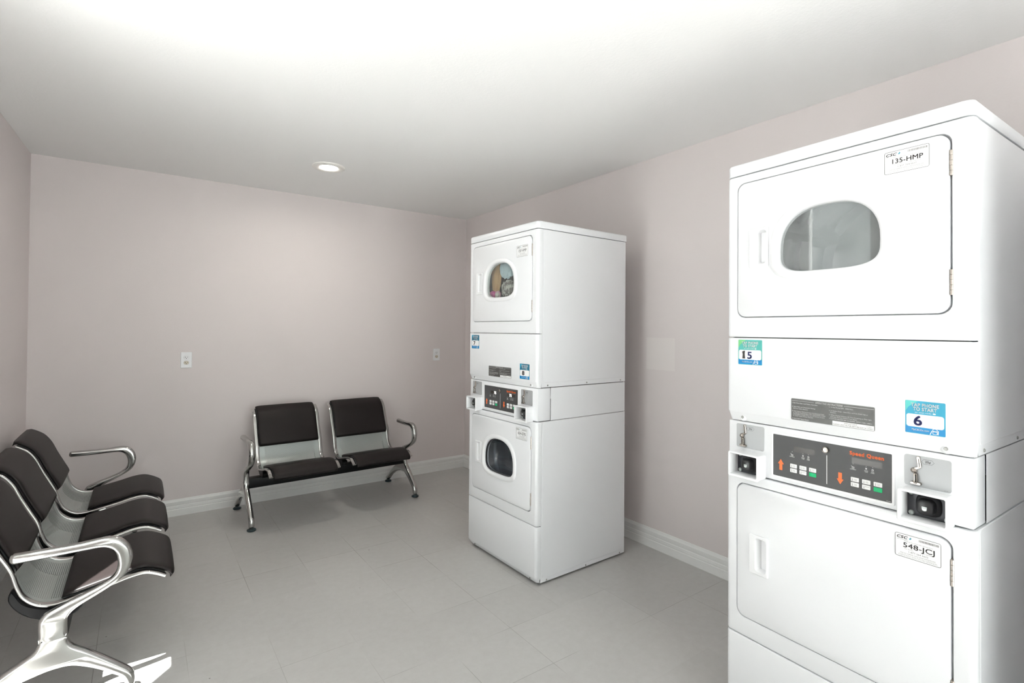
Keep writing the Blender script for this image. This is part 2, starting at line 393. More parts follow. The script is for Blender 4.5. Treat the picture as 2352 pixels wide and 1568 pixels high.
# baseboards
BBP = [(.014, 0), (.014, .045), (.0115, .05), (.0128, .054), (.0118, .071), (.0092, .075), (.0102, .079), (.0102, .101), (.0065, .109), (.0045, .117), (.003, .1192), (0, .1192), (0, 0)]
def bboard(name, a, b, out):
    a, b, out = Vector(a), Vector(b), Vector(out); g = G()
    g.loft([[tuple(p + out * t + Vector((0, 0, z))) for t, z in BBP] for p in (a, b)], True, True, True)
    struct(g.build(name, M['base'], angle=20))
bboard('baseboard_back', (-W, 0, 0), (0, 0, 0), (0, -1, 0))
bboard('baseboard_right', (0, 0, 0), (0, YN, 0), (-1, 0, 0))
bboard('baseboard_left', (lx(0), 0, 0), (lx(-WIN0), -WIN0, 0), (1, 0, 0))
g = G(); g.add([(-14, -16, -.09), (-W - .26, -16, -.09), (-W - .26, 8, -.09), (-14, 8, -.09), (9, -16, -.09), (9, YN - .21, -.09), (-W - .26, YN - .21, -.09)], [(0, 1, 2, 3), (1, 4, 5, 6)]); struct(g.build('ground', M['concrete']))

# ------------------------------------------------------------------ recessed lamp
lamp = empty('recessed_light', (-1.617, -.885, H), 0, 'round recessed ceiling light, lit, above the two-seat bench', 'ceiling light')
g = G(); g.lathe([(.108, 0), (.1075, -.005), (.101, -.0095), (.089, -.0115), (.070, -.0108), (.0605, -.0075), (.0570, -.0005)], (0, 0, 0), n=48); g.build('lamp_ring', M['lamp_ring'], lamp)
g = G(); g.lathe([(.0570, -.0012), (.03, -.0030), (.0005, -.0036)], (0, 0, 0), n=40); g.build('diffuser', M['lamp_glow'], lamp)

# ------------------------------------------------------------------ wall outlets (back wall, facing -y)
def outlet(xc, zc, label):
    t = empty('wall_outlet', (xc, 0, zc), 0, label, 'outlet', 'duplex outlets on the back wall')
    g = G(); P = rrect(-.035, .035, -.0575, .0575, .003, 3)
    holes = [rrect(-.0168, .0168, z - .0135, z + .0135, .0125, 6) for z in (-.0195, .0195)]
    g.loft([at(P, 0), at(P, -.004), at(shrink(P, .0025), -.0062)])
    g.fill([at(shrink(P, .0025), -.0062)] + [at(h, -.0062) for h in holes])
    for h in holes: g.loft([at(h, -.0062), at(h, -.003)])
    g.build('cover_plate', M['plastic'], t)
    for z, mm in ((.0195, M['plastic']), (-.0195, M['cream'])):
        g = G(); h = rrect(-.0158, .0158, z - .0126, z + .0126, .0118, 6)
        g.loft([at(h, -.001), at(h, -.0066), at(shrink(h, .001), -.0074)]); poly(g, shrink(h, .001), -.0074)
        r = g.build('receptacle', mm, t)
        if mm is M['cream']: r['label'] = 'cream lower receptacle'
        g = G(); poly(g, rectp(-.0078, -.0052, z - .003, z + .0065), -.0078); poly(g, rectp(.0046, .0068, z - .002, z + .006), -.0078); poly(g, circ(0, z - .0075, .0026), -.0078)
        g.build('socket_slots', M['slot'], r)
    g = G(); g.lathe([(.0032, -.0055), (.0032, -.0072), (.002, -.0078), (.0002, -.0078)], (0, 0, 0), 'y', 12); g.build('screw', M['plastic'], t)
outlet(-2.371, 1.128, 'white duplex wall outlet over the gap left of the two-seat bench')
outlet(-.322, 1.125, 'white duplex wall outlet in the corner beside the far laundry machine')

# ------------------------------------------------------------------ stacked laundry machines
MW, MD, MH = .683, .7076, 1.957
def plan(ins_x, ins_y, r, back=.032, n=5):
    pts = [(ins_x, back)]
    for k in range(n + 1):
        a = PI + (PI / 2) * k / n; pts.append((ins_x + r + r * math.cos(a), ins_y + r + r * math.sin(a)))
    for k in range(n + 1):
        a = 1.5 * PI + (PI / 2) * k / n; pts.append((MW - ins_x - r + r * math.cos(a), ins_y + r + r * math.sin(a)))
    pts.append((MW - ins_x, back)); return pts
def wrap_panel(g, rows, r=.016, hole=None, hrow=None, lip=.02, back=.032):
    """rows of (z, inset_x, inset_y); optional holed flat front between rows hrow and hrow+1"""
    L = [[(x, y, z) for x, y in plan(ix, iy, r, back)] for z, ix, iy in rows]
    n = len(L[0]); mid = n // 2 - 1
    for k in range(len(L) - 1):
        for i in range(n - 1):
            if hole and k == hrow and i == mid: continue
            g.add([L[k][i], L[k][i + 1], L[k + 1][i + 1], L[k + 1][i]], [(0, 1, 2, 3)])
    if hole:
        a, b = L[hrow], L[hrow + 1]; hy = a[mid][1]
        g.fill([[a[mid], a[mid + 1], b[mid + 1], b[mid]], at(hole, hy)])
        g.loft([at(hole, hy), at(shrink(hole, .0015), hy + .0015), at(shrink(hole, .0015), hy + .019), at(shrink(hole, .02), hy + .019)])
    for q, s_ in ((0, 1), (-1, 0)):
        R_ = L[q]; g.add(R_, [tuple(range(n)) if s_ else tuple(reversed(range(n)))])
def dshape(cx, zc, hw, up, dn, n=48):
    out = []
    for k in range(n):
        a = 2 * PI * k / n; c, s = math.cos(a), math.sin(a); pw = 2.45 if s >= 0 else 3.6
        out.append((cx + hw * math.copysign(abs(c) ** (2 / pw), c), zc + (up if s >= 0 else dn) * math.copysign(abs(s) ** (2 / pw), s)))
    return out
YD = -.003   # front of a door, slightly proud of the panel

def make_door(t, name, x0, x1, z0, z1, handle, win=None, glass=None, glabel=None, bowl=False, hinges=(), r=.028):
    O = rrect(x0 + .0045, x1 - .0065, z0 + .0045, z1 - .0045, r, 8)
    hx0, hx1, hz0, hz1 = handle
    pocket = rrect(hx0 + .026, hx1 - .0055, hz0 + .0115, hz1 - .0085, .010, 5)
    holes = [pocket]; g = G()
    if win: wi = dshape(win[0], win[1], .150, .137, .075); holes.append(wi)
    F = shrink(O, .004)
    g.loft([at(O, .018), at(O, .0005), at(shrink(O, .0012), -.0018), at(F, YD)])
    g.fill([at(F, YD)] + [at(h, YD) for h in holes])
    for h in holes: g.loft([at(h, YD), at(h, .02)])
    back = rrect(x0 + .0045, x1 - .0065, z0 + .0045, z1 - .0045, r, 8)
    if not win: g.fill([at(back, .018)], 0, True)
    d = g.build(name, M['enamel'], t, 30)
    # handle
    g = G(); HO = [(hx0 + .004, hz0), (hx1, hz0 + .0008), (hx1 + .001, (hz0 + hz1) / 2), (hx1, hz1), (hx0 + .004, hz1 - .001), (hx0 + .0005, hz1 - .05), (hx0, (hz0 + hz1) / 2), (hx0 + .0005, hz0 + .05)]
    HO = rrect(hx0, hx1, hz0, hz1, .005, 4)
    HO = [(x + (.004 * (abs(z - (hz0 + hz1) / 2) / ((hz1 - hz0) / 2)) ** 2 if x < (hx0 + hx1) / 2 else 0), z) for x, z in HO]
    m = len(HO); K = rrect(hx0 + .026, hx1 - .0055, hz0 + .0115, hz1 - .0085, .010, 4)
    I2 = shrink(HO, .0025)
    g.loft([at(HO, YD + .0005), at(HO, YD - .0035), at(I2, YD - .0062)]); g.loft([at(I2, YD - .0062), at(K, YD - .0062)])
    g.loft([at(K, YD - .0062), at(shrink(K, .002), YD - .003), at([(x + .004, z) for x, z in shrink(K, .006)], .014)]); poly(g, [(x + .004, z) for x, z in shrink(K, .006)], .014)
    g.build('door_handle', M['plastic'], d, 40)
    for hz in hinges:
        g = G()
        for k in range(5):
            a = hz[0] + (hz[1] - hz[0]) * k / 5; b = hz[0] + (hz[1] - hz[0]) * (k + 1) / 5 - .0008
            g.lathe([(.0005, a), (.0042, a), (.0042, b), (.0005, b)], (x1 - .0035, .001, 0), 'z', 12)
        g.box(x1 - .012, x1 - .0035, .004, .010, hz[0], hz[1]); g.build('hinge', M['hinge'], d)
    if win:
        n = 48; a = dshape(win[0], win[1], .172, .157, .096, n); b = dshape(win[0], win[1], .166, .151, .090, n); c = dshape(win[0], win[1], .154, .140, .079, n)
        e = dshape(win[0], win[1], .1475, .134, .0725, n); f = dshape(win[0], win[1], .1450, .132, .0705, n)
        g = G(); g.loft([at(a, YD), at(a, YD - .004), at(b, YD - .0085), at(c, YD - .0095), at(e, YD - .006), at(f, YD + .002), at(f, .024)])
        g.build('window_bezel', M['plastic'], d, 50)
        g = G()
        if bowl:
            loops = []
            for q, yy in ((1., .012), (.95, .022), (.86, .045), (.70, .065), (.45, .078), (.2, .083), (.02, .084)):
                loops.append(at([(win[0] + (x - win[0]) * q, win[1] + .02 + (z - win[1] - .02) * q) for x, z in dshape(win[0], win[1], .147, .134, .0725, n)], yy))
            g.loft(loops); gl = g.build('window_bowl', glass, d, 60)
            g = G(); ga = dshape(win[0], win[1], .1452, .1322, .0707, n); gb = dshape(win[0], win[1], .139, .126, .0645, n)
            g.loft([at(ga, .002), at(gb, .004), at(gb, .012)]); g.build('window_gasket', M['gasket'], d)
        else:
            wl = dshape(win[0], win[1], .1495, .1365, .0745, n)
            g.loft([at(wl, .008), at(wl, .011)], True, True, True); gl = g.build('window_pane', glass, d, 40)
        if glabel: gl['label'] = glabel
    return d

def asset_label(t, x0, x1, z0, z1, number):
    y = YD - .0007; g = G(); P = rrect(x0, x1, z0, z1, .0045, 4)
    g.loft([at(P, YD), at(P, y)]); poly(g, P, y); lb = g.build('asset_label', M['label'], t); lb['label'] = 'white label reading ' + number
    g = G(); y -= .0003; w, h = x1 - x0, z1 - z0; X = lambda a: x0 + a * w; Z = lambda a: z0 + a * h
    ring(g, P, .0009, y, 0)
    text(g, 'CSC', X(.045), Z(.80), h * .115, y, w * .24, bold=.03, shear=.25)
    text(g, 'ServiceWorks', X(.045), Z(.735), h * .03, y, w * .25, mi=1)
    poly(g, [(X(.31), Z(.85)), (X(.335), Z(.81)), (X(.37), Z(.86)), (X(.35), Z(.925)), (X(.335), Z(.87))], y, 2)
    xx = X(.53); rnd = random.Random(number)
    while xx < X(.95):
        b = rnd.choice((.0006, .0010, .0015)); poly(g, rectp(xx, xx + b, Z(.83), Z(.92)), y, 1); xx += b + rnd.choice((.0006, .0009))
    text(g, 'Please use this number when reporting service', X(.52), Z(.69), h * .032, y, w * .62, 'C', mi=1)
    text(g, number, X(.525), Z(.44), h * .20, y, w * .68, 'C', bold=.012)
    text(g, 'For Service', X(.22), Z(.365), h * .04, y, w * .19, mi=1); text(g, 'Para Servicio', X(.58), Z(.365), h * .04, y, w * .24, mi=1)
    text(g, '1-877-264-6622', X(.52), Z(.25), h * .065, y, w * .42, 'C', mi=1)
    text(g, 'Visit our website: www.cscserviceworks.com', X(.5), Z(.165), h * .045, y, w * .77, 'C', mi=1)
    text(g, 'Unauthorized use or removal of this label is prohibited by law', X(.5), Z(.105), h * .03, y, w * .83, 'C', mi=1)
    text(g, 'Property of the service provider named above', X(.5), Z(.06), h * .028, y, w * .85, 'C', mi=1)
    g.build('label_print', [M['dark_print'], M['soft_print'], M['teal']], lb)

def pay_sticker(t, x0, x1, z0, z1, digits, style):
    g = G(); P = rrect(x0, x1, z0, z1, .003, 4); y = -.0008
    g.loft([at(P, 0), at(P, y)]); poly(g, P, y); st = g.build('payment_sticker', M['label'], t); st['label'] = 'tap phone to start sticker numbered ' + digits
    w, h = x1 - x0, z1 - z0; X = lambda a: x0 + a * w; Z = lambda a: z0 + a * h; g = G(); y -= .0002
    base, band, corner = {'new': (0, 1, 2), 'green': (7, 1, 8), 'dark': (9, 1, 0)}[style]
    Q = rrect(x0 + .0012, x1 - .0012, z0 + .0012, z1 - .0012, .0025, 4); poly(g, Q, y, base)
    y -= .0002; poly(g, [(X(.02), Z(.98)), (X(.34), Z(.98)), (X(.22), Z(.90)), (X(.10), Z(.80)), (X(.02), Z(.66))], y, corner)
    poly(g, [(X(.02), Z(.03)), (X(.98), Z(.03)), (X(.98), Z(.22)), (X(.02), Z(.22))], y, band)
    y -= .0002; poly(g, rrect(X(.045), X(.955), Z(.21), Z(.59), .006, 5), y, 3)
    y -= .0002; text(g, 'TAP PHONE', X(.5), Z(.82), h * .095, y, w * .67, 'C', bold=.035, mi=3); text(g, 'TO START', X(.5), Z(.70), h * .095, y, w * .57, 'C', bold=.035, mi=3)
    text(g, 'or scan code', X(.46), Z(.63), h * .036, y, w * .40, 'C', mi=3); poly(g, rrect(X(.69), X(.76), Z(.625), Z(.665), .0008, 2), y, 3)
    text(g, 'MyCSCGo.com', X(.18), Z(.105), h * .05, y, w * .42, bold=.02, mi=3)
    dk = 5 if style == 'dark' else 4
    if digits == '15':
        poly(g, [(X(.17), Z(.50)), (X(.21), Z(.545)), (X(.30), Z(.56)), (X(.285), Z(.44)), (X(.305), Z(.25)), (X(.185), Z(.25)), (X(.20), Z(.40)), (X(.19), Z(.48))], y, 5)
        text(g, '5', X(.40), Z(.255), h * .26, y, w * .17, bold=.03, mi=4)
    elif style == 'dark': text(g, digits, X(.37), Z(.275), h * .25, y, w * .21, 'C', bold=.045, mi=dk)
    else: text(g, digits, X(.33), Z(.265), h * .27, y, w * .19, 'C', bold=.03, mi=dk)
    # outlined hand and phone at the lower right
    ph = rrect(X(.685), X(.80), Z(.045), Z(.215), .003, 4); ring(g, ph, .0011, y, 3); poly(g, rectp(X(.70), X(.785), Z(.125), Z(.148)), y, 3)
    poly(g, [(X(.615), Z(.03)), (X(.655), Z(.135)), (X(.675), Z(.16)), (X(.675), Z(.135)), (X(.635), Z(.03))], y, 3)
    poly(g, [(X(.80), Z(.05)), (X(.815), Z(.17)), (X(.83), Z(.165)), (X(.825), Z(.05))], y, 3)
    g.build('sticker_print', [M['cyan'], M['blue'], M['aqua'], M['white_print'], M['navy_print'], M['dark_print'], M['teal'], M['tealgreen'], M['lime'], M['deepteal']], st)

def instruction_plate(t, x0, x1, z0, z1):
    g = G(); P = rrect(x0, x1, z0, z1, .004, 4); y = -.0008; g.loft([at(P, 0), at(P, y)]); poly(g, P, y); pl = g.build('instruction_plate', M['instr'], t)
    w, h = x1 - x0, z1 - z0; X = lambda a: x0 + a * w; Z = lambda a: z0 + a * h; g = G(); y -= .0002
    ring(g, shrink(P, .0006), .0006, y, 1)
    text(g, 'OPERATING INSTRUCTIONS', X(.48), Z(.865), h * .075, y, w * .33, 'C', bold=.01, shear=.2)
    poly(g, rectp(X(.01), X(.30), Z(.895), Z(.905)), y); poly(g, rectp(X(.66), X(.99), Z(.895), Z(.905)), y)
    L = [('1. Open Dryer Door, Load Clothes, Close Door.', .775, .33), ('2. Select Fabric and Temperature Settings', .605, .30), ('    Off Four Fabric Buttons', .52, .19),
         ('3. Insert Coins or Card to Purchase Full Advertised Cycle', .395, .41), ('    or Cycle by Purchasing Extra Time. ADDITIONAL COINS', .325, .41), ('    added Before Drying Time Last 1-5 minutes of cycle', .255, .40),
         ('    is used (see Front Panel).', .185, .26), ('4. Push START Pad or Button.', .05, .22)]
    Rr = [('5. To Stop Drying Cycle - OPEN Door.', .775, .28), ('6. To Restart Dryer - Close Door and Push START Pad or', .62, .44), ('    Button.', .545, .07),
          ('7. When Display Indicates 00 Time Remaining or Pilot Light', .43, .48), ('    goes out, Remove Clothes From Dryer.', .355, .31), ('IF CLOTHES ARE NOT DRY AS DESIRED, REPEAT STEPS 1 AND 3', .27, .485)]
    for s_, z, ww in L: text(g, s_.strip(), X(.015 if s_[0] != ' ' else .03), Z(z), h * .042, y, w * ww, bold=.02)
    for s_, z, ww in Rr: text(g, s_.strip(), X(.485 if s_[0] != ' ' else .5), Z(z), h * .042, y, w * ww, bold=.02)
    poly(g, rectp(X(.525), X(.992), Z(.02), Z(.21)), y - .0001)
    y -= .0003
    text(g, 'IMPORTANT:', X(.74), Z(.13), h * .055, y, w * .15, 'C', mi=2); text(g, 'CLEAN LINT FILTER BEFORE EACH LOAD', X(.757), Z(.045), h * .06, y, w * .445, 'C', mi=2); text(g, 'R505B021', X(.94), Z(.135), h * .03, y, w * .06, 'C', mi=2)
    g.build('instruction_print', [M['white_print'], M['dim_print'], M['dark_print']], pl)

def screw(t, x, y, z, r=.0052, axis='y'):
    g = G(); s = 1 if axis == 'y' else -1
    g.lathe([(r, 0), (r, -.0012 * s), (r * .75, -.003 * s), (.0003, -.0032 * s)], (x, y, z), axis, 14); g.build('screw', M['screw'], t)

def coin_slide(t, dx):
    # dx shifts the right-hand unit to the left-hand one
    P = rrect(.535 + dx, .6365 + dx, .9575, 1.0405, .006, 5) if dx == 0 else rrect(.0355, .137, .965, 1.047, .006, 5)
    dz = 0 if dx == 0 else .0065
    g = G(); Y0 = .004; g.loft([at(P, Y0), at(P, Y0 - .001)]); poly(g, P, Y0 - .001); pl = g.build('coin_plate', M['plate'], t)
    g = G(); y = Y0 - .0013; ox, oz = dx, dz
    hexa = [(.5732, .0263), (.5779, .0333), (.596, .0335), (.601, .0272), (.5957, .0212), (.5785, .0203)]
    ring(g, [(x + ox, 1 + z + oz) for x, z in hexa][::-1], .0006, y); text(g, '25\u00a2', .5872 + ox, 1.0245 + oz, .0055, y, .0115, 'C', bold=.02)
    text(g, 'R513142', .622 + ox, .9605 + oz, .0015, y, .008); g.build('price_mark', M['dark_print'], pl)
    g = G()
    def bar(a, b, r0, h, mi=0):
        a, b = Vector((a[0] + ox, a[1] + oz)), Vector((b[0] + ox, b[1] + oz)); u = (b - a).normalized(); v = Vector((-u.y, u.x)); loop = []
        for k in range(9): an = PI / 2 + PI * k / 8; loop.append(a + (u * math.cos(an) + v * math.sin(an)) * r0)
        for k in range(9): an = -PI / 2 + PI * k / 8; loop.append(b + (u * math.cos(an) + v * math.sin(an)) * r0)
        pts = [(p.x, p.y) for p in loop]; inn = shrink(pts, r0 * .35)
        g.loft([at(pts, Y0), at(pts, Y0 - h * .7), at(inn, Y0 - h)], mi=mi); poly(g, inn, Y0 - h, mi)
    bar((.5663, 1.0355), (.5693, 1.0115), .0042, .006); bar((.5693, 1.0105), (.558, 1.0035), .0036, .006)
    g.lathe([(.0078, 0), (.0076, -.004), (.006, -.0075), (.003, -.0092), (.0004, -.0095)], (.5572 + ox, Y0, 1.0 + oz), 'y', 18)
    g.box(.5578 + ox, .5658 + ox, Y0 - .011, Y0, .9665 + oz, .9935 + oz, .0012)
    bar((.5535, .967), (.5705, .9665), .0042, .0095)
    poly(g, [(x + ox, z + oz) for x, z in [(.5672, 1.033), (.5686, 1.033), (.5711, 1.0125), (.5697, 1.0125)]], Y0 - .0063, 1)
    poly(g, rectp(.5615 + ox, .5645 + ox, .970 + oz, .992 + oz), Y0 - .0113, 1)
    g.build('coin_slide', [M['nickel'], M['slot']], pl)

def coin_box(t, x0):
    x1, z0, z1, p = x0 + .106, .873, .9545, .046
    g = G(); O = rrect(x0, x1, z0, z1, .005, 4); Q = rrect(x0 + .0055, x1 - .0055, z0 + .0065, z1 - .0055, .003, 4)
    Of = rrect(x0 - .003, x1 + .001, z0 - .003, z1 + .0005, .006, 4)
    g.loft([at(O, .004), at(O, -.028), at(Of, -p + .006), at(Of, -p + .002), at(shrink(Of, .002), -p), at(shrink(Q, -.001), -p), at(Q, -p + .002), at(Q, .003)])
    b = g.build('coin_box_housing', M['plastic'], t, 40)
    g = G(); poly(g, Q, .0015); g.build('back_plate', M['boxback'], b)
    for x in (x0 + .0145, x1 - .0145):
        for z in (z0 + .0135, z1 - .0145):
            g = G(); g.lathe([(.0066, .0015), (.0064, -.0005), (.005, -.0022), (.0004, -.003)], (x, 0, z), 'y', 16); g.build('rivet', M['rivet'], b)
    cx, cz = x0 + .053, (z0 + z1) / 2 + .0005; g = G()
    def rr(s, ex, k=1.): return [(cx + a, cz + c) for a, c in ell(s, s * k, 28, ex)]
    g.loft([at(rr(.028, 3.2), .001), at(rr(.0265, 3.2), -.006), at(rr(.0205, 3.0), -.0095), at(rr(.0185, 3.0), -.024), at(rr(.0165, 3.0), -.0285), at(rr(.0135, 2.8), -.030)]); poly(g, rr(.0135, 2.8), -.030)
    lk = g.build('coin_lock', M['knobblack'], b, 50)
    # (key insert stays inside the lock's own mesh group)
    g = G(); ins = [(cx - .0055, cz - .001), (cx - .0045, cz - .007), (cx, cz - .0085), (cx + .0045, cz - .007), (cx + .0055, cz - .001)]
    poly(g, ins, -.0304); poly(g, rectp(cx - .0055, cx + .0055, cz - .0002, cz + .0022), -.0304)
    g.build('lock_insert', M['rivet'], b)

def control_panel(t, lit):
    Y0 = .004; g = G(); Fo = rrect(.1625, .513, .8895, 1.039, .005, 5); Fi = rrect(.1685, .5055, .8965, 1.0315, .002, 5)
    g.loft([at(Fo, Y0), at(Fo, Y0 - .0015), at(shrink(Fo, .001), Y0 - .0025), at(shrink(Fi, -.001), Y0 - .0025), at(Fi, Y0 - .0012)])
    g.build('panel_frame', M['plastic'], t)
    g = G(); y = Y0 - .0014; poly(g, Fi, y); cp = g.build('control_panel', M['graypanel'], t)
    y -= .0003
    for a_, b_ in ((.236, .300), (.405, .482)): g = G(); poly(g, rectp(a_, b_, .986, 1.003), y); g.build('display', M['display'], cp)
    if lit:
        for xx in (.283, .437):
            g = G(); text(g, '75', xx, .9865, .015, y - .0003, .021, 'C', bold=.02); g.build('lit_digits', M['led'], cp)
    g = G(); text(g, 'Speed Queen', .443, 1.0105, .0098, y, .0865, 'C', bold=.055, mi=0); g.build('brand_print', M['orange'], cp); g = G()
    poly(g, [(.1943, .953), (.1845, .9375), (.1893, .9375), (.1893, .9175), (.1993, .9175), (.1993, .9375), (.2041, .9375)][::-1], y); g.build('arrow_print', M['orange'], cp); g = G()
    poly(g, [(.3733, .916), (.3829, .9316), (.3783, .9316), (.3783, .9505), (.3683, .9505), (.3683, .9316), (.3638, .9316)], y)
    g.build('arrow_print', M['orange'], cp)
    g = G(); poly(g, rectp(.3349, .3368, .907, .9945), y)
    for ox in (0., .1774):
        for cx, kind in ((.231, 0), (.265, 1), (.2815, 2)):
            x = cx + ox; z = .976
            poly(g, circ(x, z + .0085, .0009, 8), y)
            if kind == 0: poly(g, [(x - .006, z + .0035), (x - .003, z - .0015), (x + .003, z - .002), (x + .0045, z - .001), (x - .002, z + .0005)], y)
            elif kind == 1: poly(g, rectp(x - .0018, x + .0018, z - .0005, z + .004), y)
            else: ring(g, circ(x, z + .001, .0028, 12), .0011, y)
            text(g, ('INSERT', 'DRYING', 'PUSH')[kind], x, z - .0055, .0022, y, (.008, .009, .007)[kind], 'C', bold=.03)
            text(g, ('PAYMENT', 'TIME', 'START')[kind], x, z - .009, .0022, y, (.016, .008, .009)[kind], 'C', bold=.03)
    text(g, 'R512875', .498, .899, .0014, y, .010, 'C'); g.build('white_print', M['white_print'], cp)
    names = (('HIGH', 'TEMP'), ('LOW', 'TEMP'), ('NO', 'HEAT'), ('MED', 'TEMP'), ('DELICATE', ''), ('START', ''))
    for ox in (0., .1776):
        for k in range(6):
            c, r_ = k % 3, k // 3; x0 = .2249 + ox + c * .0294; zt = .9455 - r_ * .0148
            P = rrect(x0, x0 + .0213, zt - .0122, zt, .0016, 3); g = G(); gm = 1 if k == 5 else 0
            g.loft([at(P, y), at(P, y - .0006), at(shrink(P, .0005), y - .0009)]); poly(g, shrink(P, .0005), y - .0009)
            yy = y - .0012
            if k != 5:
                poly(g, rectp(x0 + .0048, x0 + .0058, zt - .009, zt - .003), yy, 1); poly(g, circ(x0 + .0053, zt - .009, .0011, 8), yy, 1)
                text(g, names[k][0], x0 + .013, zt - .0055, .0017, yy, .0075 if names[k][1] else .011, 'C', bold=.02, mi=1)
                if names[k][1]: text(g, names[k][1], x0 + .013, zt - .0088, .0017, yy, .0075, 'C', bold=.02, mi=1)
            else: text(g, 'START', x0 + .0107, zt - .0055, .0018, yy, .009, 'C', mi=1)
            kk = g.build('key', [M['green'] if gm else M['white_print'], M['soft_print'] if not gm else M['tealgreen']], cp)
            if gm: kk['label'] = 'green start key'
    g = G(); g.lathe([(.0095, .004), (.0095, -.004), (.0088, -.0055), (.006, -.006), (.0058, -.0045), (.0038, -.0045), (.0036, -.006), (.0004, -.006)], (.3335, 0, 1.0105), 'y', 24); g.build('panel_lock', M['nickel'], cp, 40)

def drum(t, zc, mat, name, fins, rad=.275):
    g = G(); prof = [(.205, .03), (.215, .05), (rad, .075)]
    if fins:
        for d in (.13, .19, .25, .33): prof += [(rad, d), (rad - .020, d + .007), (rad - .020, d + (.018 if d < .3 else .08)), (rad, d + (.028 if d < .3 else .10))]
    prof += [(rad, .56), (rad - .03, .58), (.1, .585), (.0005, .57)]
    g.lathe(prof, (.334, 0, zc), 'y', 56); d = g.build(name, mat, t, 30, True)
    for k in range(3):
        a = 2 * PI * k / 3 + .6; c, s = math.cos(a), math.sin(a); g = G(); L = []
        for y0 in (.08, .13, .54):
            q = .5 if y0 == .08 else 1.
            L.append([(.334 + c * r_ - s * w_, y0, zc + s * r_ + c * w_) for r_, w_ in ((rad - .002, -.045), (rad - .03 * q, -.022), (rad - .075 * q, 0.), (rad - .03 * q, .022), (rad - .002, .045))])
        g.loft(L, False, False, False); g.build('baffle', mat, d, 30)

